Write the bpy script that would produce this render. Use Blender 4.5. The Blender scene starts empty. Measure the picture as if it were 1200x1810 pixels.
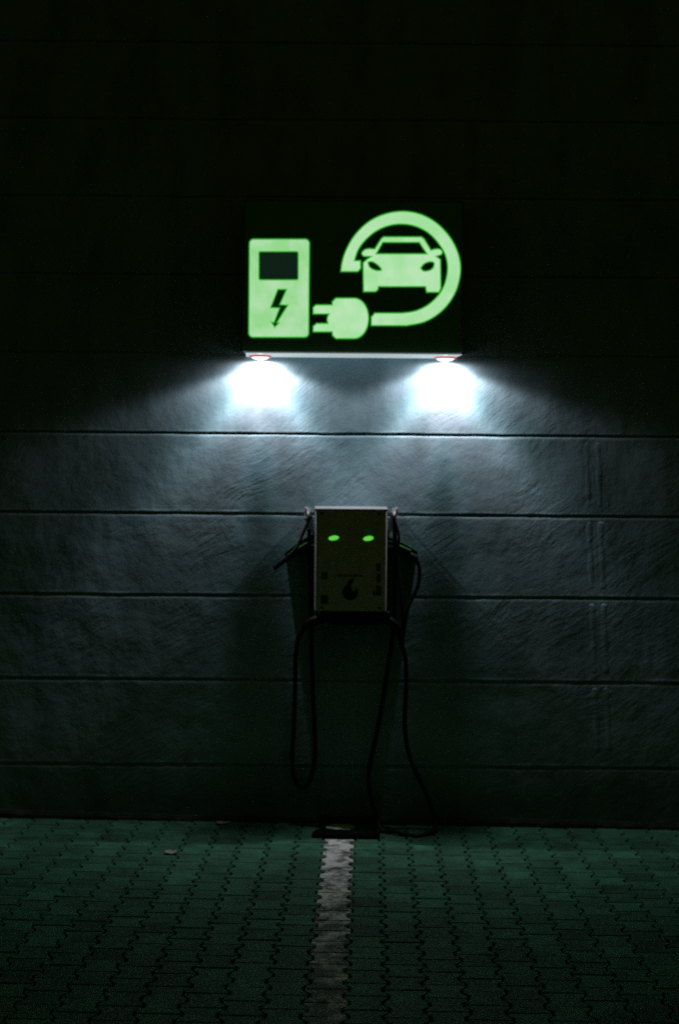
import bpy, bmesh, math, random
import numpy as np
from mathutils import Vector, Matrix
random.seed(7)
S = bpy.context.scene
C = S.collection
PI = math.pi

# ------------------------------------------------------------------ camera model
DIST = 7.0            # camera to wall, metres
FOC = 2310.0          # focal length in photo pixels (1200 wide)
PPX, PPY = 600.0, 850.0
HC = 1.839            # eye height
ROLL = 0.0083
def at(px, py, Y=0.0):
    """point of the plane at distance Y from the wall face seen at a photo pixel"""
    u, v = px - PPX, py - PPY
    c, s = math.cos(ROLL), math.sin(ROLL)
    u, v = u * c + v * s, v * c - u * s
    d = DIST + Y
    return Vector((u * d / FOC, Y, HC - v * d / FOC))

# ------------------------------------------------------------------ object helpers
def tag(o, label=None, cat=None, group=None, kind=None):
    if label: o['label'] = label
    if cat: o['category'] = cat
    if group: o['group'] = group
    if kind: o['kind'] = kind
    return o
def empty(name, loc, label, cat, group=None):
    o = bpy.data.objects.new(name, None)
    o.empty_display_size = 0.1
    C.objects.link(o); o.location = loc
    return tag(o, label, cat, group)
def link(name, me, mat, parent=None):
    o = bpy.data.objects.new(name, me)
    if mat is not None and len(me.materials) == 0: me.materials.append(mat)
    C.objects.link(o)
    if parent is not None:
        o.parent = parent
        w = Vector((0, 0, 0)); p = parent
        while p is not None:
            w += p.location; p = p.parent
        o.location = -w            # meshes are written in world coordinates
    return o
def obj(name, bm, mat, parent=None, smooth=False, bevel=0.0, seg=2):
    bmesh.ops.recalc_face_normals(bm, faces=bm.faces)
    me = bpy.data.meshes.new(name)
    bm.to_mesh(me); bm.free()
    if smooth:
        for p in me.polygons: p.use_smooth = True
    o = link(name, me, mat, parent)
    if bevel:
        b = o.modifiers.new('bevel', 'BEVEL'); b.width = bevel; b.segments = seg
        b.limit_method = 'ANGLE'; b.angle_limit = math.radians(40)
    return o
def box(bm, x0, x1, y0, y1, z0, z1):
    vs = [bm.verts.new((x, y, z)) for x in (x0, x1) for y in (y0, y1) for z in (z0, z1)]
    for f in ((0,1,3,2), (4,6,7,5), (0,4,5,1), (2,3,7,6), (0,2,6,4), (1,5,7,3)):
        bm.faces.new([vs[i] for i in f])
    return vs
def catmull(P, n=8, closed=False):
    P = [Vector(p) for p in P]; out = []
    m = len(P)
    for i in range(m if closed else m - 1):
        if closed: a, b, c, d = P[(i-1) % m], P[i], P[(i+1) % m], P[(i+2) % m]
        else: a, b, c, d = P[max(i-1,0)], P[i], P[i+1], P[min(i+2,m-1)]
        for k in range(n):
            t = k / n
            out.append(0.5 * ((2*b) + (c-a)*t + (2*a-5*b+4*c-d)*t*t + (3*b-a-3*c+d)*t**3))
    if not closed: out.append(P[-1])
    return out
def tube(bm, pts, rad, nseg=12, cap=True):
    """tube along pts; rad a number or a list of radii"""
    pts = [Vector(p) for p in pts]
    R = rad if isinstance(rad, (list, tuple)) else [rad] * len(pts)
    rings = []
    ref = Vector((0, 1, 0.137)).normalized()
    for i, p in enumerate(pts):
        t = (pts[min(i+1, len(pts)-1)] - pts[max(i-1, 0)]).normalized()
        n = ref - t * ref.dot(t)
        if n.length < 1e-4: n = Vector((1, 0, 0)) - t * t.x
        n.normalize(); ref = n
        b = t.cross(n)
        rings.append([bm.verts.new(p + (n * math.cos(2*PI*k/nseg) + b * math.sin(2*PI*k/nseg)) * R[i]) for k in range(nseg)])
    for a, b in zip(rings, rings[1:]):
        for k in range(nseg):
            bm.faces.new((a[k], a[(k+1) % nseg], b[(k+1) % nseg], b[k]))
    if cap:
        bm.faces.new(rings[0][::-1]); bm.faces.new(rings[-1])
def lathe(bm, prof, centre, axis='Z', nseg=32):
    """prof: (radius, along) pairs"""
    rings = []
    for r, a in prof:
        ring = []
        for k in range(nseg):
            c, s = math.cos(2*PI*k/nseg) * r, math.sin(2*PI*k/nseg) * r
            v = {'Z': (c, s, a), 'Y': (c, a, s), 'X': (a, c, s)}[axis]
            ring.append(bm.verts.new(Vector(centre) + Vector(v)))
        rings.append(ring)
    for a, b in zip(rings, rings[1:]):
        for k in range(nseg):
            bm.faces.new((a[k], a[(k+1) % nseg], b[(k+1) % nseg], b[k]))
    bm.faces.new(rings[0][::-1]); bm.faces.new(rings[-1])
def prism(name, loops, Yfront, thick, mat, parent, offset=0.0, bevel=0.0):
    """flat letter-like shape from outlines given in photo pixels, standing proud of a plane"""
    cu = bpy.data.curves.new(name, 'CURVE'); cu.dimensions = '2D'; cu.fill_mode = 'BOTH'
    cu.extrude = thick / 2; cu.offset = offset
    if bevel: cu.bevel_depth = bevel; cu.bevel_resolution = 1
    for L in loops:
        sp = cu.splines.new('POLY'); sp.points.add(len(L) - 1); sp.use_cyclic_u = True
        for p, (x, y) in zip(sp.points, L):
            w = at(x, y, Yfront); p.co = (w.x, w.z, 0, 1)
    t = bpy.data.objects.new(name + '_tmp', cu); C.objects.link(t)
    dg = bpy.context.evaluated_depsgraph_get(); dg.update()
    me = bpy.data.meshes.new_from_object(t.evaluated_get(dg))
    bpy.data.objects.remove(t); bpy.data.curves.remove(cu)
    me.transform(Matrix.Translation((0, Yfront + thick/2, 0)) @ Matrix.Rotation(PI/2, 4, 'X'))
    me.materials.clear(); me.name = name
    return link(name, me, mat, parent)

# ------------------------------------------------------------------ materials
def mat(name, col, rough=0.6, metal=0.0, emit=None, strength=1.0, spec=0.5):
    m = bpy.data.materials.new(name); m.use_nodes = True
    b = m.node_tree.nodes['Principled BSDF']
    b.inputs['Base Color'].default_value = (*col, 1)
    b.inputs['Roughness'].default_value = rough
    b.inputs['Metallic'].default_value = metal
    b.inputs['Specular IOR Level'].default_value = spec
    if emit:
        b.inputs['Emission Color'].default_value = (*emit, 1)
        b.inputs['Emission Strength'].default_value = strength
        m.cycles.emission_sampling = 'NONE'
    return m
def N(m, t, **kw):
    n = m.node_tree.nodes.new(t)
    for k, v in kw.items():
        if k in ('op', 'operation'): n.operation = v
        elif hasattr(n, k) and k not in n.inputs: setattr(n, k, v)
        else: n.inputs[k].default_value = v
    return n
def L(m, a, b): m.node_tree.links.new(a, b)
def ramp(m, src, stops):
    r = m.node_tree.nodes.new('ShaderNodeValToRGB')
    el = r.color_ramp.elements
    while len(el) < len(stops): el.new(0.5)
    for e, (p, c) in zip(el, stops):
        e.position = p; e.color = (*c, 1) if len(c) == 3 else c
    L(m, src, r.inputs[0]); return r
def speckle(m, amount, scale, bump=0.0, dist=0.002, rough_var=0.0):
    """uneven colour and fine surface relief on a plain material"""
    nt = m.node_tree; b = nt.nodes['Principled BSDF']
    col = b.inputs['Base Color'].default_value[:3]
    tc = N(m, 'ShaderNodeTexCoord')
    n = N(m, 'ShaderNodeTexNoise', Scale=scale, Detail=6.0, Roughness=0.65); L(m, tc.outputs['Object'], n.inputs['Vector'])
    r = ramp(m, n.outputs['Fac'], [(0.3, tuple(c * (1-amount) for c in col)), (0.7, tuple(min(1, c * (1+amount)) for c in col))])
    L(m, r.outputs[0], b.inputs['Base Color'])
    if bump:
        n2 = N(m, 'ShaderNodeTexNoise', Scale=scale*6, Detail=4.0); L(m, tc.outputs['Object'], n2.inputs['Vector'])
        bp = N(m, 'ShaderNodeBump', Strength=bump, Distance=dist); L(m, n2.outputs['Fac'], bp.inputs['Height'])
        L(m, bp.outputs[0], b.inputs['Normal'])
    return m

# rendered wall: blue-grey paint over trowelled plaster, diagonal strokes
def wall_material():
    m = mat('painted_plaster', (.33, .41, .45), rough=0.75, spec=0.25)
    b = m.node_tree.nodes['Principled BSDF']
    tc = N(m, 'ShaderNodeTexCoord')
    nz = N(m, 'ShaderNodeTexNoise', Scale=1.3, Detail=5.0, Roughness=0.6); L(m, tc.outputs['Object'], nz.inputs['Vector'])
    r = ramp(m, nz.outputs['Fac'], [(0.3, (.205, .345, .395)), (0.7, (.250, .400, .455))])
    ms = N(m, 'ShaderNodeMapping'); ms.inputs['Scale'].default_value = (2.6, 1.0, .9); L(m, tc.outputs['Object'], ms.inputs['Vector'])
    sn = N(m, 'ShaderNodeTexNoise', Scale=1.6, Detail=6.0, Roughness=0.62); L(m, ms.outputs[0], sn.inputs['Vector'])
    sr = ramp(m, sn.outputs['Fac'], [(0.34, (.70, .74, .72)), (0.56, (1, 1, 1))])
    mx = N(m, 'ShaderNodeMix', data_type='RGBA', blend_type='MULTIPLY'); mx.inputs[0].default_value = 1.0
    L(m, r.outputs[0], mx.inputs[6]); L(m, sr.outputs[0], mx.inputs[7])
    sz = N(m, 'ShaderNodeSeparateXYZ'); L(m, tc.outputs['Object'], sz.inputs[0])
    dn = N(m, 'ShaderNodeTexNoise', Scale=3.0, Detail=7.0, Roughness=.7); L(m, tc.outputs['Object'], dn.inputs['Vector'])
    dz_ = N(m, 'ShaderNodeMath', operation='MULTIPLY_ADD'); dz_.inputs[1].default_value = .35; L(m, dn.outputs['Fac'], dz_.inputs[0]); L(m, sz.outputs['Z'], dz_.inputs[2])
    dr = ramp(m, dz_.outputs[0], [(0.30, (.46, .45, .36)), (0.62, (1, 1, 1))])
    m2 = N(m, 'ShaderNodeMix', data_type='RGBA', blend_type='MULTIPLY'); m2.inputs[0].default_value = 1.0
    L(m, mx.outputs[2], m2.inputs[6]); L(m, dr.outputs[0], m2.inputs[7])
    L(m, m2.outputs[2], b.inputs['Base Color'])
    # strokes: noise squeezed across and stretched along a 35 degree diagonal
    mp = N(m, 'ShaderNodeMapping'); mp.inputs['Scale'].default_value = (6, 10, 34)
    rt = N(m, 'ShaderNodeMapping'); rt.inputs['Rotation'].default_value = (0, math.radians(34), 0)
    L(m, tc.outputs['Object'], rt.inputs['Vector']); L(m, rt.outputs[0], mp.inputs['Vector'])
    # warp the direction a little so strokes fan out
    wn = N(m, 'ShaderNodeTexNoise', Scale=2.2, Detail=2.0); L(m, tc.outputs['Object'], wn.inputs['Vector'])
    sc = N(m, 'ShaderNodeVectorMath', operation='SCALE'); sc.inputs['Scale'].default_value = 6.0; L(m, wn.outputs['Color'], sc.inputs[0])
    ad = N(m, 'ShaderNodeVectorMath', operation='ADD'); L(m, mp.outputs[0], ad.inputs[0]); L(m, sc.outputs[0], ad.inputs[1])
    st = N(m, 'ShaderNodeTexNoise', Scale=1.0, Detail=5.0, Roughness=0.62); L(m, ad.outputs[0], st.inputs['Vector'])
    # patchy mask: some areas smooth, some strongly scored
    mk = N(m, 'ShaderNodeTexNoise', Scale=2.4, Detail=3.0); L(m, tc.outputs['Object'], mk.inputs['Vector'])
    mr = ramp(m, mk.outputs['Fac'], [(0.42, (.06,)*3), (0.72, (1,)*3)])
    mu = N(m, 'ShaderNodeMath', operation='MULTIPLY'); L(m, st.outputs['Fac'], mu.inputs[0]); L(m, mr.outputs[0], mu.inputs[1])
    fine = N(m, 'ShaderNodeTexNoise', Scale=90.0, Detail=3.0); L(m, tc.outputs['Object'], fine.inputs['Vector'])
    big = N(m, 'ShaderNodeTexNoise', Scale=3.2, Detail=5.0); L(m, tc.outputs['Object'], big.inputs['Vector'])
    b1 = N(m, 'ShaderNodeBump', Strength=1.0, Distance=WALL_STROKE); L(m, mu.outputs[0], b1.inputs['Height'])
    b2 = N(m, 'ShaderNodeBump', Strength=1.0, Distance=0.0005); L(m, fine.outputs['Fac'], b2.inputs['Height']); L(m, b1.outputs[0], b2.inputs['Normal'])
    b3 = N(m, 'ShaderNodeBump', Strength=1.0, Distance=0.010); L(m, big.outputs['Fac'], b3.inputs['Height']); L(m, b2.outputs[0], b3.inputs['Normal'])
    L(m, b3.outputs[0], b.inputs['Normal'])
    return m
WALL_STROKE = 0.0043
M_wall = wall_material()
M_plinth = speckle(mat('dark_base_coat', (.05, .06, .05), rough=.9, spec=.1), .4, 12.0)
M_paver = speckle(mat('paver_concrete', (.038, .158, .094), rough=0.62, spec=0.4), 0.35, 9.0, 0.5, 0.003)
def _tones(m, amt):
    nt = m.node_tree; b = nt.nodes['Principled BSDF']; src = b.inputs['Base Color'].links[0].from_socket
    at_ = N(m, 'ShaderNodeAttribute', attribute_name='tone')
    ma = N(m, 'ShaderNodeMath', operation='MULTIPLY_ADD'); ma.inputs[1].default_value = amt; ma.inputs[2].default_value = 1.0
    L(m, at_.outputs['Fac'], ma.inputs[0])
    tc = N(m, 'ShaderNodeTexCoord'); n = N(m, 'ShaderNodeTexNoise', Scale=1.9, Detail=6.0, Roughness=.65); L(m, tc.outputs['Object'], n.inputs['Vector'])
    r = ramp(m, n.outputs['Fac'], [(0.34, (.60, .62, .62)), (0.50, (1, 1, 1))])      # oil and tyre stains
    v = N(m, 'ShaderNodeVectorMath', operation='SCALE'); L(m, src, v.inputs[0]); L(m, ma.outputs[0], v.inputs['Scale'])
    v2 = N(m, 'ShaderNodeVectorMath', operation='MULTIPLY'); L(m, v.outputs[0], v2.inputs[0]); L(m, r.outputs[0], v2.inputs[1])
    L(m, v2.outputs[0], b.inputs['Base Color'])
_tones(M_paver, .17)
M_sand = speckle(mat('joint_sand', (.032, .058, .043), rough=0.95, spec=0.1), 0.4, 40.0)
M_ground = speckle(mat('bedding_sand', (.03, .035, .028), rough=0.95, spec=0.1), 0.4, 3.0)
# worn white paint: chips show the concrete below
M_line = mat('worn_white_paint', (.62, .63, .62), rough=0.6, spec=0.4)
def _line():
    m = M_line; b = m.node_tree.nodes['Principled BSDF']
    tc = N(m, 'ShaderNodeTexCoord')
    n = N(m, 'ShaderNodeTexNoise', Scale=9.0, Detail=7.0, Roughness=0.7); L(m, tc.outputs['Object'], n.inputs['Vector'])
    sp = N(m, 'ShaderNodeSeparateXYZ'); L(m, tc.outputs['Object'], sp.inputs[0])      # more worn where tyres run, away from the wall
    wr = N(m, 'ShaderNodeMath', operation='MULTIPLY_ADD'); wr.inputs[1].default_value = .045
    L(m, sp.outputs['Y'], wr.inputs[0]); L(m, n.outputs['Fac'], wr.inputs[2])
    r = ramp(m, wr.outputs[0], [(0.36, (.10, .13, .11)), (0.44, (.42, .44, .42)), (0.52, (.86, .87, .86))])
    L(m, r.outputs[0], b.inputs['Base Color'])
    n2 = N(m, 'ShaderNodeTexNoise', Scale=60.0, Detail=4.0); L(m, tc.outputs['Object'], n2.inputs['Vector'])
    bp = N(m, 'ShaderNodeBump', Strength=0.4, Distance=0.003); L(m, n2.outputs['Fac'], bp.inputs['Height']); L(m, bp.outputs[0], b.inputs['Normal'])
_line()
M_cabinet = mat('sign_cabinet_grey', (.10, .12, .10), rough=0.5)
M_panel = mat('dark_green_acrylic', (.010, .030, .012), rough=0.35, emit=(.10, .50, .05), strength=0.0055)
def lit(name, core, var, strength):
    m = mat(name, (.3, .45, .3), rough=0.5, emit=core, strength=strength)
    b = m.node_tree.nodes['Principled BSDF']
    tc = N(m, 'ShaderNodeTexCoord')
    n = N(m, 'ShaderNodeTexNoise', Scale=9.0, Detail=2.0); L(m, tc.outputs['Object'], n.inputs['Vector'])
    r = ramp(m, n.outputs['Fac'], [(0.35, var), (0.62, core)])
    L(m, r.outputs[0], b.inputs['Emission Color'])
    return m
M_face = lit('lit_white_green_film', (.48, .78, .46), (.36, .75, .34), 1.0)
M_face_green = lit('lit_pale_green_film', (.43, .73, .41), (.30, .68, .27), 1.0)
M_rim = mat('green_glow_rim', (.02, .3, .02), rough=0.5, emit=(.012, .26, .012), strength=0.55)  # soft bloom around the symbols, painted as an emissive green rim
M_mid = mat('light_green_glow_rim', (.05, .4, .05), rough=0.5, emit=(.14, .62, .12), strength=0.9)  # inner, lighter band of the painted bloom
M_screen = mat('smoked_sign_window', (.02, .035, .03), rough=0.4, emit=(.20, .6, .36), strength=0.022)
M_bolt = mat('dark_sign_film', (.008, .02, .010), rough=0.5, emit=(.1, .4, .15), strength=0.02)
M_tray = speckle(mat('white_tray_painted_glow', (.75, .76, .77), rough=0.4, emit=(.80, .95, 1.0), strength=0.46), 0.06, 20.0)  # tray is no lamp; its lamp-lit brightness is painted as emission
M_bezel = mat('lamp_ring_red_halo', (.30, .03, .02), rough=0.3, emit=(.8, .10, .08), strength=0.45)  # lamp ring with the red halo painted into its colour and emission
M_lens = mat('lit_lamp_lens', (.8, .8, .8), rough=0.3, emit=(.95, .97, 1.0), strength=1.5)
M_box = speckle(mat('grey_green_powder_coat', (.66, .66, .70), rough=0.5), 0.15, 30.0, 0.15, 0.001)
M_lid = speckle(mat('pale_metal_lid', (.17, .19, .19), rough=0.5, metal=0.3), 0.08, 30.0)
M_black = speckle(mat('black_rubber', (.009, .009, .009), rough=0.6, spec=0.25), 0.3, 40.0)
M_plug = mat('black_plug_plastic', (.006, .007, .006), rough=0.5, spec=0.25)
M_stop = speckle(mat('matt_black_rubber', (.004, .005, .004), rough=.95, spec=.05), .3, 50.0)
M_plug_green = mat('green_plug_shell', (.006, .06, .008), rough=0.4, spec=0.3)
M_print = mat('dark_print', (.13, .15, .11), rough=0.5)
M_logo = mat('black_print', (.05, .055, .045), rough=0.5)
M_sticker = mat('dark_red_brown_print', (.17, .12, .085), rough=0.5)
M_led = mat('lit_green_status_lamp', (.1, .6, .1), rough=0.4, emit=(.16, .87, .08), strength=0.72)
M_ledglow = mat('green_status_glow', (.06, .2, .06), rough=0.15, emit=(.02, .3, .04), strength=0.03)  # green light reflected above the status lamps, painted as a faint glow
M_steel = speckle(mat('galvanised_steel', (.72, .73, .73), rough=0.3, metal=0.35), 0.1, 40.0)

# ------------------------------------------------------------------ wall
JOINTS = [(y, JS) for y, JS in ((76, .0), (212, 0), (349, 0), (487, 0), (626, 0), (767, 0), (908.5, 0), (1053.5, 0), (1202.5, 0), (1353.5, 0))]
def zj(py): return at(600, py).z
zs = [zj(y) for y, _ in JOINTS]
dz = 0.44
top = zs[0]
zs = sorted(zs + [top + dz * k for k in range(1, 5)])
GW, GD = 0.0125, 0.0078           # groove height, depth
X0, X1 = -5.5, 5.5
def build_wall():
    rng = np.random.RandomState(3)
    xs = np.concatenate([np.linspace(X0, -2.4, 30), np.linspace(-2.38, 2.38, 480), np.linspace(2.4, X1, 30)])
    n = len(xs)
    def wob(a, k=14):
        r = rng.randn(n + 2*k); f = np.convolve(r, np.ones(k)/k, 'same')[k:-k]
        s = rng.randn(n + 8) ; 
        return a * 1.6 * f
    rows = []      # each row: (z array, y array)
    def row(z, y): rows.append((np.full(n, 0.0) + z, np.full(n, 0.0) + y))
    row(-0.35, 0.0)
    for j, z in enumerate(zs):
        lo = z - GW/2 + wob(0.0022); hi = z + GW/2 + wob(0.0022)
        row(lo - 0.016, 0.0)
        row(lo - 0.007, 0.0004 + np.abs(wob(0.0008)))
        row(lo - 0.001, 0.0045)
        row(lo + 0.004, GD)
        row(hi - 0.003, GD)
        row(hi - 0.0005, 0.002 + np.abs(wob(0.0008)))
        row(hi + 0.003, np.minimum(0, -np.abs(wob(0.0010))))
        row(hi + 0.014, 0.0)
    row(7.2, 0.0)
    me = bpy.data.meshes.new('wall_face')
    verts = []
    for z, y in rows:
        # soft vertical seam where a channel was filled, right of the charger
        verts += list(zip(xs, y, z))
    R = len(rows)
    back = R * n
    faces = []
    for i in range(R - 1):
        for k in range(n - 1):
            faces.append((i*n + k, i*n + k + 1, (i+1)*n + k + 1, (i+1)*n + k))
    bl = len(verts)
    verts += [(X0, .3, -.35), (X1, .3, -.35), (X1, .3, 7.2), (X0, .3, 7.2)]
    faces += [(bl+1, bl, bl+3, bl+2)]
    faces += [tuple(range((R-1)*n, R*n)) + (bl+2, bl+3)]
    faces += [tuple(i*n for i in range(R))[::-1] + (bl, bl+3)][:0]
    me.from_pydata(verts, [], faces); me.update()
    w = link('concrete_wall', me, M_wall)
    tag(w, 'tall blue grey plastered wall with level grooves behind the charger and lit sign', 'wall')
    # filled cable channel: two low rounded ridges running down the wall
    for px, w_, y0, y1 in ((1036, .016, 780, 1260), (1056, .012, 770, 1330)):
        bm = bmesh.new()
        segs = [768] + [v for v in (908.5, 1053.5, 1202.5, 1340)]
        for a, b in zip(segs, segs[1:]):
            A, B = at(px + (a - 768) * .035, a + 10), at(px + (b - 768) * .035, b - 7)
            m_ = 16; rr = []
            for k in range(m_ + 1):
                amp = math.sin((a + k * 9) * .09 + px) * .3 + random.uniform(-.3, .3)
                rr.append(.2505 + .0007 * amp if 0 < k < m_ else .2495)
            tube(bm, [A.lerp(B, k/m_) + Vector((random.uniform(-.001, .001), 0.250, 0)) for k in range(m_ + 1)], rr, 300)
        obj('filler_ridge', bm, M_wall, w, smooth=True)
    # uneven low plinth where the wall meets the paving
    bm = bmesh.new(); prev = None
    for k in range(241):
        x = -4.5 + 9.0 * k / 240; zb = -0.0097 * x
        h = .040 + random.uniform(-.004, .004) + .006 * math.sin(x * 2.3)
        col = [bm.verts.new((x, y, zb + z)) for y, z in ((.01, -.05), (-.008 + random.uniform(-.001, .001), -.05), (-.007 + random.uniform(-.001, .001), h - .022), (-.002, h), (.01, h + .004))]
        if prev:
            for q in range(4): bm.faces.new((prev[q], prev[q+1], col[q+1], col[q]))
        prev = col
    obj('plinth', bm, M_plinth, w)
    return w
wall = build_wall()

# ------------------------------------------------------------------ paving
GSLOPE = -0.0097
ANG = math.atan2(653 - 600, FOC)       # the rows of stones run a little off square to the wall
COLW, ROWP = 0.1425, 0.123
def g2w(u, v, h=0.0):
    """paving coordinates (u across, v away from the wall) to world"""
    x = LINE_X + u + (-v) * 0 - v * math.tan(ANG)
    y = -v
    return Vector((x, y, GSLOPE * x + h))
LINE_X = at(602, 1457).x
def paver(bm, ci, ri):
    uc = ci * COLW
    v0 = ri * ROWP + (0.5 * ROWP if ci % 2 else 0.0) - 0.06
    gap = 0.0014
    amp = 0.0105
    hh = random.uniform(-.0018, .0018); tx = random.uniform(-.012, .012); ty = random.uniform(-.012, .012)
    half = COLW / 2
    def side(s):
        # flared at both ends, waisted in the middle, straight chamfers: the bone-shaped paver
        pr = [(0.0, amp), (0.17, amp), (0.36, -amp), (0.64, -amp), (0.83, amp), (1.0, amp)]
        return [(s * (half + d - 0.0043), v0 + gap + t * (ROWP - 2*gap)) for t, d in pr]
    L_ = side(-1); R_ = side(1)
    out = L_ + R_[::-1]
    c0 = sum(p[0] for p in out)/len(out); c1 = v0 + ROWP/2
    bot, mid, topv = [], [], []
    for (u, v) in out:
        du, dv = u - c0, v - c1
        h = 0.0 + hh + tx * du + ty * dv
        k = 1 - 0.0055 / max(0.03, math.hypot(du, dv))
        bot.append(bm.verts.new(g2w(uc + u, v, -0.05)))
        mid.append(bm.verts.new(g2w(uc + u, v, h - 0.005)))
        topv.append(bm.verts.new(g2w(uc + du*k, c1 + dv*k, h)))
    n = len(out)
    for k in range(n):
        bm.faces.new((bot[k], bot[(k+1) % n], mid[(k+1) % n], mid[k]))
        bm.faces.new((mid[k], mid[(k+1) % n], topv[(k+1) % n], topv[k]))
    bm.faces.new(topv)
    tone = bm.faces.layers.float.get('tone') or bm.faces.layers.float.new('tone')
    tv = random.gauss(0, 1); bm.faces.ensure_lookup_table()
    for f in bm.faces[-(2*n + 1):]: f[tone] = tv
bmp, bml = bmesh.new(), bmesh.new()
for ci in range(-26, 27):
    for ri in range(0, 34):
        paver(bml if ci == 0 else bmp, ci, ri)
pav = obj('paving', bmp, M_paver); tag(pav, 'grey bone shaped interlocking paving stones of the car park', kind='structure')
ln = obj('painted_line', bml, M_line); tag(ln, 'worn white line of painted paving stones running to the wall', kind='structure')
def sheet(name, x0, x1, y0, y1, h, m):
    bm = bmesh.new()
    vs = [bm.verts.new((x, y, GSLOPE * x + h)) for x, y in ((x0, y0), (x1, y0), (x1, y1), (x0, y1))]
    bm.faces.new(vs)
    return tag(obj(name, bm, m), kind='structure')
sheet('joint_sand', -4.4, 4.4, -4.3, 0.02, -0.011, M_sand)
sheet('ground', -60, 60, -80, 0.25, -0.06, M_ground)

M_scrap = speckle(mat('pale_paper', (.30, .32, .30), rough=0.9), .15, 60.0)
M_leaf = speckle(mat('pinkish_dry_leaf', (.50, .34, .30), rough=0.8), .25, 60.0)
def scrap(name, px, py, w, d, m, label, cat):
    v = 607.0 * 7.0 / (py - 850) ; Y = v - 7.0
    c = at(px, py, Y); bm = bmesh.new(); n = 14; lo, hi = [], []
    for k in range(n):
        q = 2*PI*k/n; r = random.uniform(.75, 1.1)
        x, y = c.x + w*r*math.cos(q), c.y + d*r*math.sin(q)
        z = GSLOPE * x + .004 + .007 * (math.cos(q)**2) + random.uniform(0, .004)
        lo.append(bm.verts.new((x, y, z))); hi.append(bm.verts.new((x, y, z + .0015)))
    cl_ = bm.verts.new((c.x, c.y, GSLOPE*c.x + .003)); ch = bm.verts.new((c.x, c.y, GSLOPE*c.x + .0048))
    for k in range(n):
        bm.faces.new((lo[k], lo[(k+1) % n], cl_)); bm.faces.new((hi[k], hi[(k+1) % n], ch)); bm.faces.new((lo[k], lo[(k+1) % n], hi[(k+1) % n], hi[k]))
    tag(obj(name, bm, m), label, cat)
scrap('paper_scrap', 303, 1515, .034, .030, M_scrap, 'small pale scrap of paper lying on the paving well left of the white line', 'litter')
scrap('dry_leaf', 394, 1461, .036, .022, M_leaf, 'small pinkish dry leaf lying at the foot of the wall', 'leaf')

# ------------------------------------------------------------------ the lit sign
YP = -0.160            # front of the sign panel
def zoom(pts, ox, oy, s=5.0): return [(ox + x / s, oy + y / s) for x, y in pts]
def rrect(x0, y0, x1, y1, r, n=5):
    out = []
    for cx, cy, a0 in ((x1-r, y0+r, -90), (x1-r, y1-r, 0), (x0+r, y1-r, 90), (x0+r, y0+r, 180)):
        for k in range(n + 1):
            a = math.radians(a0 + 90 * k / n); out.append((cx + r*math.cos(a), cy + r*math.sin(a)))
    return out
sgn = empty('illuminated_sign', at(624, 621, 0), 'backlit dark green sign showing a charging post, plug and car, two lamps under it', 'sign')
a = at(432, 353, YP); b_ = at(815, 624.6, YP)
bm = bmesh.new(); box(bm, a.x, b_.x, YP + .012, 0.004, b_.z, a.z)
obj('cabinet', bm, M_cabinet, sgn, bevel=.004)
bm = bmesh.new(); box(bm, a.x + .004, b_.x - .004, YP, YP + .0118, b_.z + .002, a.z - .004)
obj('panel', bm, M_panel, sgn, bevel=.002)
bm = bmesh.new()           # slim frame lip around the panel
for (x0, x1, z0, z1) in ((a.x - .004, a.x + .0035, b_.z, a.z), (b_.x - .0035, b_.x + .004, b_.z, a.z), (a.x + .0036, b_.x - .0036, a.z - .0035, a.z + .004)):
    box(bm, x0, x1, YP - .003, YP + .011, z0, z1)
obj('frame', bm, M_cabinet, sgn, bevel=.001)

def symbol(name, loops, face, inner=0.0052, outer=0.0052):  # face plus two rim layers that paint its green bloom
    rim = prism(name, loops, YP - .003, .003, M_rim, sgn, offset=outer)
    prism('glow_edge', loops, YP - .0045, .0014, M_mid, rim, offset=-.0002)
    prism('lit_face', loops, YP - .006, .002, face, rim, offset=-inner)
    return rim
# charging post
pump = [(x + (0.6 if y < 500 else -0.6), y) for x, y in rrect(440.2, 422, 546.2, 595.6, 7.5)]
scr = rrect(457.6, 444, 527, 494, 3)
bolt = zoom([(355,555),(432,555),(372,690),(443,695),(345,850),(364,852),(328,888),(299,845),(322,848),(372,718),(292,716)], 420, 400)
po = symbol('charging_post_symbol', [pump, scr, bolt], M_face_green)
prism('dark_window', [rrect(458.6, 445, 526, 493, 3)], YP - .0012, .0011, M_screen, po, offset=0.0)
prism('bolt_symbol', [bolt], YP - .0012, .0011, M_bolt, po, offset=.001)
# plug
arc = [(1030 + 128*math.sin(t), 811 - 179*math.cos(t)) for t in np.linspace(0, PI, 22)]
plug = zoom([(667,714),(692,692),(835,692),(837,662),(868,632)] + arc + [(868,990),(838,962),(835,930),(667,930),(667,882),(697,856),(797,856),(791,832),(791,812),(797,790),(806,772),(667,772)], 420, 400)
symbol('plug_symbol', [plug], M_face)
# cable ring
def sm(p, n=5): return [(v.x, v.y) for v in catmull([(x, y, 0) for x, y in p], n)]
ring = sm([(62,597),(72,520),(105,415),(180,282),(300,162),(440,92),(600,64),(760,88),(905,166),(1020,285),(1092,420),(1120,560),(1098,715),(1035,850),(935,962),(800,1042),(640,1075)]) + [(330,1075),(330,1000),(362,964)] + sm([(600,964),(720,946),(832,892),(922,808),(980,705),(1005,572),(985,450),(920,340),(830,250),(720,195),(600,176),(480,192),(368,242),(275,322),(215,405),(182,500)]) + [(236,500),(238,568),(212,597)]
symbol('cable_symbol', [zoom(ring, 590, 360)], M_face)
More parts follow.
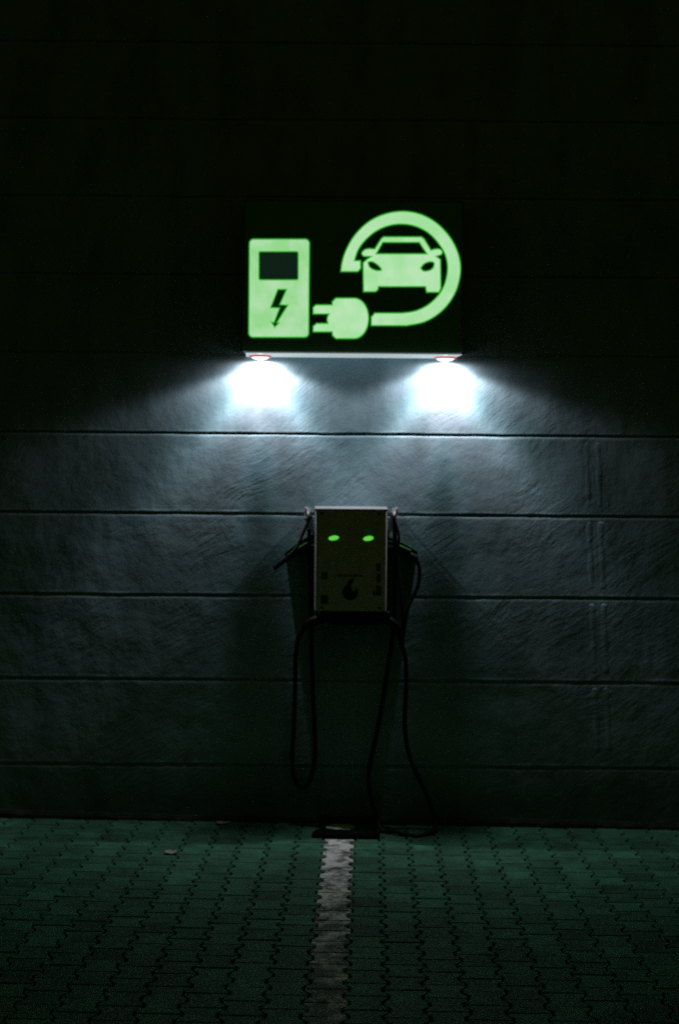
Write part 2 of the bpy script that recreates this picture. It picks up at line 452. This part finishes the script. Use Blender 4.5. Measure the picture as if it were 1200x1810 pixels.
# car front
car = zoom(sm([(268,462),(250,448),(250,425),(275,402),(312,394)], 4) + [(362,397),(420,305),(440,290),(775,290),(798,308),(858,408)] + sm([(892,397),(935,398),(958,418),(950,445),(906,462)], 4) + [(942,490),(946,745),(930,780),(820,780),(810,730),(395,730),(388,760),(365,775),(262,775),(258,520),(288,492),(328,464)], 590, 360)
wsc = zoom([(432,338),(755,338),(822,440),(375,440)], 590, 360)
h1 = zoom(sm([(302,515),(340,510),(392,542),(420,582),(372,586),(320,560),(302,516)], 4)[:-1], 590, 360)
h2 = zoom(sm([(768,566),(800,528),(850,510),(884,520),(880,558),(848,585),(795,592),(769,567)], 4)[:-1], 590, 360)
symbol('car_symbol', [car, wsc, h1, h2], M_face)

# lamp bar under the sign, lamplight on it painted as emission
Zb = at(624, 625.5, -.205).z
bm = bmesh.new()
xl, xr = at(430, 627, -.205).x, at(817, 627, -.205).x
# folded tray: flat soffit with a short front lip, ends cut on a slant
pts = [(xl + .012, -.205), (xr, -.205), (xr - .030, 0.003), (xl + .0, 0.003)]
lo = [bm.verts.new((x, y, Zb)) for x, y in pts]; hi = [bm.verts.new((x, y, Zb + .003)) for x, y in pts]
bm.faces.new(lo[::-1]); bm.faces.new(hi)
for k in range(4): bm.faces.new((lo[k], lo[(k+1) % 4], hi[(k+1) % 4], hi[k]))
obj('lamp_bar', bm, M_tray, sgn, bevel=.0012)
LAMPS = []
for px in (460, 787):
    yl = -.078
    x = at(px, 629, yl).x
    bm = bmesh.new()
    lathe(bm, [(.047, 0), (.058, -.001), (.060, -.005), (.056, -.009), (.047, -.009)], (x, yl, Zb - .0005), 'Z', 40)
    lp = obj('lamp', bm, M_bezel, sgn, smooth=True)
    bm = bmesh.new()
    lathe(bm, [(.046, -.0085), (.046, -.0105), (.040, -.0155), (.026, -.020), (.008, -.022)], (x, yl, Zb - .0005), 'Z', 40)
    obj('lens', bm, M_lens, lp, smooth=True)
    LAMPS.append((x, yl, Zb - .032))

# photometric files for the two downlights
def ies(name, va, planes):
    t = bpy.data.texts.new(name)
    t.write('IESNA:LM-63-2002\n[TEST] downlight\nTILT=NONE\n1 -1 1 %d %d 1 2 0 0 0\n1 1 1\n' % (len(va), len(planes)))
    t.write(' '.join('%g' % a for a in va) + '\n' + ' '.join('%g' % h for h, _ in planes) + '\n')
    for _, c in planes: t.write(' '.join('%g' % v for v in c) + '\n')
    return t
V_ANGLES = [0, 2, 4, 6, 9, 14, 20, 28, 36, 45, 52, 57, 62, 67, 70, 73, 76, 80, 88, 93, 97, 103, 112, 135, 150, 180]
# along the wall
SIDE = [110, 160, 360, 760, 1400, 1500, 1650, 2050, 2350, 1350, 960, 860, 860, 740, 470, 210, 60, 24, 12, 8, 5, 4, 3, 3, 160, 160]
# straight onto the wall
WALL = [110, 160, 360, 760, 1480, 1500, 1120, 1050, 1050, 1050, 1050, 1050, 1000, 1000, 950, 900, 800, 600, 250, 60, 10, 4, 3, 3, 160, 160]
# away from the wall
OUT = [100, 290, 640, 1050, 1450, 1260, 800, 300, 100, 40, 50, 32, 20, 14, 10, 8, 6, 5, 4, 4, 3, 3, 3, 3, 90, 90]
MID = [o * .76 + s_ * .24 for o, s_ in zip(OUT, SIDE)]
IES_TXT = ies('downlight_photometry', V_ANGLES, [(0, OUT), (52, MID), (90, SIDE), (180, WALL), (270, SIDE), (308, MID), (360, OUT)])
# the beam is a little rosier in its hot middle zone and at its rim, a tint added to warm the pools
TINT = [0, 0, 0, 0, .1, .8, 1, 1, .55, .35, .5, .8, 1, 1, 1, 1, 1, 1, 1, 1, 1, 1, 1, 1, 1, 1]
K = 1 / 0.0706650768394
IES_TINT = ies('downlight_tint', V_ANGLES, [(h, [K * t * w for t in TINT]) for h, w in ((0, 0), (90, .35), (180, 1), (270, .35), (360, 0))])
POWER = 0.32
for k, p in enumerate(LAMPS):
    ld = bpy.data.lights.new('downlight', 'POINT'); ld.shadow_soft_size = 0.012
    ld.color = (1, 1, 1); ld.energy = POWER
    ld.use_nodes = True; nt = ld.node_tree
    em = nt.nodes['Emission']
    ie = nt.nodes.new('ShaderNodeTexIES'); ie.mode = 'INTERNAL'; ie.ies = IES_TXT
    ie.inputs['Strength'].default_value = 1.0
    nt.links.new(ie.outputs['Fac'], em.inputs['Strength'])
    i2 = nt.nodes.new('ShaderNodeTexIES'); i2.mode = 'INTERNAL'; i2.ies = IES_TINT; i2.inputs['Strength'].default_value = 1.0
    mx = nt.nodes.new('ShaderNodeMix'); mx.data_type = 'RGBA'
    mx.inputs[6].default_value = (.90, .95, 1.0, 1); mx.inputs[7].default_value = (1.28, .92, .98, 1)
    nt.links.new(i2.outputs['Fac'], mx.inputs[0]); nt.links.new(mx.outputs[2], em.inputs['Color'])
    o = bpy.data.objects.new('downlight', ld); C.objects.link(o); o.location = p

# ------------------------------------------------------------------ charging station
YB = -0.184
st = empty('charging_station', at(620, 1082, 0), 'grey green wall mounted charging box with two glowing green status lamps', 'charging station')
A = at(557.5, 896, YB); B = at(682.5, 1082, YB)
bm = bmesh.new(); box(bm, A.x, B.x, YB + .010, .004, B.z, A.z - .012)
obj('housing', bm, M_box, st, bevel=.006)
bm = bmesh.new(); box(bm, A.x + .003, B.x - .003, YB, YB + .0098, B.z + .004, A.z - .014)
fp = obj('front_panel', bm, M_box, st, bevel=.003)
# lid: sheet metal cap, its front edge catches the lamp light
bm = bmesh.new()
pr = [(YB - .003, A.z - .0125), (YB - .003, A.z - .009), (YB + .010, A.z - .001), (.004, A.z + .001), (.004, A.z - .0118), (YB + .002, A.z - .0118)]
for s in (0, 1):
    pass
l = [bm.verts.new((A.x - .003, y, z)) for y, z in pr]; r = [bm.verts.new((B.x + .003, y, z)) for y, z in pr]
bm.faces.new(l[::-1]); bm.faces.new(r)
for k in range(len(pr)): bm.faces.new((l[k], l[(k+1) % 6], r[(k+1) % 6], r[k]))
obj('lid', bm, M_lid, st, bevel=.001)
# bright metal side rails of the box
for x, s in ((A.x, -1), (B.x, 1)):
    bm = bmesh.new(); box(bm, x + s*.0005, x + s*.005, YB + .035, .004, B.z + .02, A.z - .013)
    obj('side_rail', bm, M_lid, st, bevel=.001)
# black cable tray below the box
bm = bmesh.new()
Zc0, Zc1 = at(600, 1106, YB).z, B.z - .0008
xa, xb = at(566, 1090, YB).x, at(690, 1090, YB).x
n = 12
fr, bk = [], []
low = [(xa + (xb - xa)*t, Zc0 + .030*(2*t - 1)**4) for t in np.linspace(0, 1, n)]
outl = low + [(xb, Zc1), (xa, Zc1)]
fr = [bm.verts.new((x, YB + .008, z)) for x, z in outl]; bk = [bm.verts.new((x, -.02, z)) for x, z in outl]
bm.faces.new(fr); bm.faces.new(bk[::-1])
for k in range(len(outl)): bm.faces.new((fr[k], fr[(k+1) % len(outl)], bk[(k+1) % len(outl)], bk[k]))
obj('cable_tray', bm, M_plug, st, bevel=.003)
# status lamps: slanted ovals, with their reflected glow painted as a faint oval over each
def oval(cx, cy, rx, ry, tilt, n=24):
    t = math.radians(tilt)
    return [(cx + rx*math.cos(q)*math.cos(t) - ry*math.sin(q)*math.sin(t), cy + rx*math.cos(q)*math.sin(t) + ry*math.sin(q)*math.cos(t)) for q in [2*PI*k/n for k in range(n)]]
for cx, cy in ((589.8, 951), (651, 951.8)):
    prism('status_light', [oval(cx, cy, 9.0, 4.0, -8)], YB - .002, .0025, M_led, st)
    prism('status_glow', [oval(cx + .5, cy - 14, 10, 3.6, -3)], YB - .0012, .0016, M_ledglow, st)
# printed marks: a row of unreadable small print, flame mark, stickers, corner screws
loops = []
x = 594.0
while x < 641:
    w = random.uniform(2.2, 4.2); hgt = random.uniform(2.0, 4.0)
    loops.append([(x, 1018 - hgt), (x + w, 1018 - hgt + random.uniform(-1, 1)), (x + w, 1018 + hgt*.6), (x, 1018 + hgt*.6)])
    x += w + random.uniform(.9, 1.8)
prism('small_print', loops, YB - .0008, .0010, M_print, st)
disc = [(619 + 14*math.cos(q), 1047 + 14*math.sin(q)) for q in np.linspace(math.radians(-40), math.radians(242), 30)]
flame = sm([(612,1034),(617,1026),(623,1022),(626,1024),(622,1032),(621,1040),(626,1046),(630,1038)], 4)
prism('flame_mark', [disc + flame[1:-1]], YB - .0008, .0010, M_logo, st)
for cx, cy, w, h_ in ((574, 1018, 5.5, 6.5), (573.5, 1060, 7, 8), (669, 1003, 4, 7), (669, 1022, 3.5, 8), (669, 1044, 5, 9), (661, 1048, 2, 5)):
    prism('sticker', [rrect(cx-w, cy-h_, cx+w, cy+h_, 1.5, 3)], YB - .0008, .0010, M_sticker if cx > 660 else M_print, st)
for cx, cy in ((569, 907), (671, 908), (569, 1074), (671, 1075)):
    c = at(cx, cy, YB)
    bm = bmesh.new(); lathe(bm, [(.0085, .002), (.0085, -.001), (.006, -.003), (.003, -.0035)], c, 'Y', 16)
    obj('screw', bm, M_print, st, smooth=True)
# plug holders: green brackets that stand out from the wall at both sides
for out in ([(556.5,943),(541,950),(521,964),(503,978),(504,986),(521,981),(540,973),(556.5,972)], [(683.5,947),(700,954),(720,964.5),(738,975),(737.5,989),(720,984),(700,977),(683.5,975)]):
    prism('plug_holder', [out], -.062, .0625, M_plug_green, st)
# steel cable hooks at the upper corners
def hook(px, py, s):
    bm = bmesh.new()
    c = at(px, py, 0)
    box(bm, c.x - .014, c.x + .014, -.006, .003, c.z - .030, c.z + .022)       # wall plate
    pts = catmull([(c.x, -.004, c.z), (c.x, -.045, c.z - .004), (c.x, -.085, c.z - .010), (c.x + s*.003, -.108, c.z + .006), (c.x + s*.004, -.112, c.z + .030)], 6)
    tube(bm, pts, .0075, 10)
    obj('cable_hook', bm, M_steel, st, smooth=False, bevel=.001)
hook(543, 906, -1); hook(698, 907, 1)

# ------------------------------------------------------------------ charging cables and their plugs
def path(spec, n=8): return catmull([at(x, y, Y) for x, y, Y in spec], n)
RC = 0.0115
def connector(cab, spec_body, spec_shell, rb, rs):
    bm = bmesh.new()
    p = path(spec_body, 6); m_ = len(p)
    tube(bm, p, [rb[0] + (rb[1]-rb[0]) * k/(m_-1) for k in range(m_)], 16)
    pl = obj('plug', bm, M_plug, cab, smooth=True)
    bm = bmesh.new()
    p = path(spec_shell, 6); m_ = len(p)
    tube(bm, p, [rs[0] + (rs[1]-rs[0]) * k/(m_-1) for k in range(m_)], 16)
    obj('shell', bm, M_plug_green, pl, smooth=True)
    return pl
# left
cl = empty('charging_cable', at(540, 1393, -.06), 'black cable in a narrow loop left of the charging box, clear of the paving', 'cable')
bm = bmesh.new()
tube(bm, path([(552,957,-.075),(548,916,-.085),(546.5,935,-.09),(547.5,1000,-.09),(550,1100,-.085),(552,1200,-.07),(556,1290,-.06),(556.5,1335,-.055),(551,1370,-.052),(541,1391,-.05),(529,1391,-.05),(519,1372,-.05),(516.5,1340,-.052),(519.5,1280,-.055),(522,1200,-.06),(523.5,1150,-.075),(530,1122,-.1),(546,1104,-.13),(568,1094,-.15)][2:], 8), RC)
obj('cord', bm, M_black, cl, smooth=True)
bm = bmesh.new()
tube(bm, path([(549,912,-.10),(545,921,-.098),(536,942,-.10),(527,963,-.105),(518,975,-.11),(508,984,-.115)], 6), [.0085 + .0005*(k % 2) for k in range(31)], 10)
obj('hanging_strap', bm, M_black, cl, smooth=True)
connector(cl, [(562,968,-.062),(545,970,-.066),(530,974,-.066),(516,981,-.064),(500,993,-.06),(484,1006,-.056)], [(562,955,-.085),(547,960,-.085),(531,968,-.082),(518,976,-.08)], (.020, .0118), (.0115, .0095))
bm = bmesh.new(); tube(bm, path([(536,1111,-.115),(546,1103,-.131),(557,1097,-.143),(570,1094,-.152)], 6), [.0135 + .012*min(1, k/9) for k in range(19)], 14)
obj('strain_relief', bm, M_plug, cl, smooth=True)
# right
cr = empty('charging_cable', at(768, 1466, -.12), 'black cable in a wide loop right of the charging box, trailing onto paving', 'cable')
bm = bmesh.new()
gy = -.20
tube(bm, path([(660,1092,-.15),(684,1097,-.145),(699,1108,-.13),(706,1124,-.11),(711,1143,-.09),(716.5,1165,-.08),(718,1210,-.07),(715.5,1260,-.07),(716.5,1300,-.07),(724,1338,-.07),(739,1374,-.075),(752,1400,-.085),(762,1428,-.10),(769,1450,-.12),(768,1464,-.16),(756,1474,-.21),(738,1478,-.235),(715,1475,-.22),(698,1470,-.19),(684,1470,-.165),(672,1466,-.15),(667,1450,-.12),(660,1430,-.10),(653.5,1400,-.08),(651.5,1372,-.075),(656,1340,-.07),(667,1290,-.07),(677,1235,-.075),(687,1170,-.08),(693,1130,-.085),(696.5,1080,-.09),(698.5,1010,-.095),(698,960,-.1),(697,925,-.1),(696,912,-.1)], 7), RC)
obj('cord', bm, M_black, cr, smooth=True)
bm = bmesh.new()
tube(bm, path([(733,985,-.062),(739,995,-.066),(741.5,1012,-.07),(739,1034,-.075),(731,1053,-.08),(721,1072,-.085),(715,1092,-.09),(712,1115,-.085),(710,1140,-.08)], 7), .0105)
obj('cord', bm, M_black, cr, smooth=True)
bm = bmesh.new()
tube(bm, path([(695,915,-.115),(701,930,-.11),(705,950,-.11),(702,985,-.105),(706,1030,-.10),(711,1070,-.095),(713,1100,-.09)], 6), .0075)
obj('hanging_strap', bm, M_black, cr, smooth=True)
bm = bmesh.new(); tube(bm, path([(660,1092,-.152),(684,1096,-.147),(699,1107,-.132),(706,1122,-.114),(710,1138,-.095)], 6), [.0245 - .011*max(0, (k-10)/14) for k in range(25)], 14)
obj('strain_relief', bm, M_plug, cr, smooth=True)
connector(cr, [(680,971,-.062),(694,972,-.066),(710,976,-.066),(724,981,-.064),(737,987,-.06)], [(680,958,-.085),(694,961,-.085),(710,968,-.084),(726,975,-.082)], (.020, .0165), (.0115, .0105))

# ------------------------------------------------------------------ low stop bar on the paving
p0, p1 = at(551, 1475, -.235), at(671, 1475, -.235)
sb = bmesh.new()
n = 14
prof = [(-.05, 0.0), (-.047, .022), (-.034, .032), (.030, .032), (.046, .018), (.05, 0.0)]
rings = []
for k in range(n + 1):
    t = k / n; x = p0.x + (p1.x - p0.x) * t
    e = min(1.0, min(t, 1 - t) * 9 + .35)
    rings.append([sb.verts.new((x, -.250 + y * (0.75 + .25*e), GSLOPE*x - .002 + z * e)) for y, z in prof])
for a_, b2 in zip(rings, rings[1:]):
    for k in range(5): sb.faces.new((a_[k], a_[k+1], b2[k+1], b2[k]))
    sb.faces.new((a_[5], a_[0], b2[0], b2[5]))
sb.faces.new(rings[0]); sb.faces.new(rings[-1][::-1])
tag(obj('wheel_stop', sb, M_stop, bevel=.004), 'low black bar lying across the white line at the foot of the wall', 'wheel stop')

# ------------------------------------------------------------------ night sky, faint green town glow
wd = bpy.data.worlds.new('World'); S.world = wd; wd.use_nodes = True
nt = wd.node_tree
bg = nt.nodes['Background']; bg.inputs['Color'].default_value = (.74, .90, .10, 1); bg.inputs['Strength'].default_value = 0.0138

# ------------------------------------------------------------------ camera and render settings
cd = bpy.data.cameras.new('camera'); cam = bpy.data.objects.new('camera', cd); C.objects.link(cam)
cd.sensor_fit = 'HORIZONTAL'; cd.sensor_width = 24.0; cd.lens = FOC / 1200 * 24
cd.shift_y = (PPY - 905) / 1200
cd.clip_end = 500; cd.clip_start = .05
cam.matrix_world = Matrix.Translation((0, -DIST, HC)) @ Matrix.Rotation(PI/2, 4, 'X') @ Matrix.Rotation(ROLL, 4, 'Z')
cd.dof.use_dof = True; cd.dof.focus_distance = 5.08; cd.dof.aperture_fstop = 1.8
S.camera = cam
S.render.engine = 'CYCLES'
S.cycles.max_bounces = 8
S.cycles.use_denoising = False
S.cycles.sample_clamp_indirect = 0.4
S.cycles.caustics_reflective = False; S.cycles.caustics_refractive = False
S.cycles.blur_glossy = 1.0
S.view_settings.view_transform = 'Standard'; S.view_settings.look = 'None'
S.view_settings.exposure = 0; S.view_settings.gamma = 1
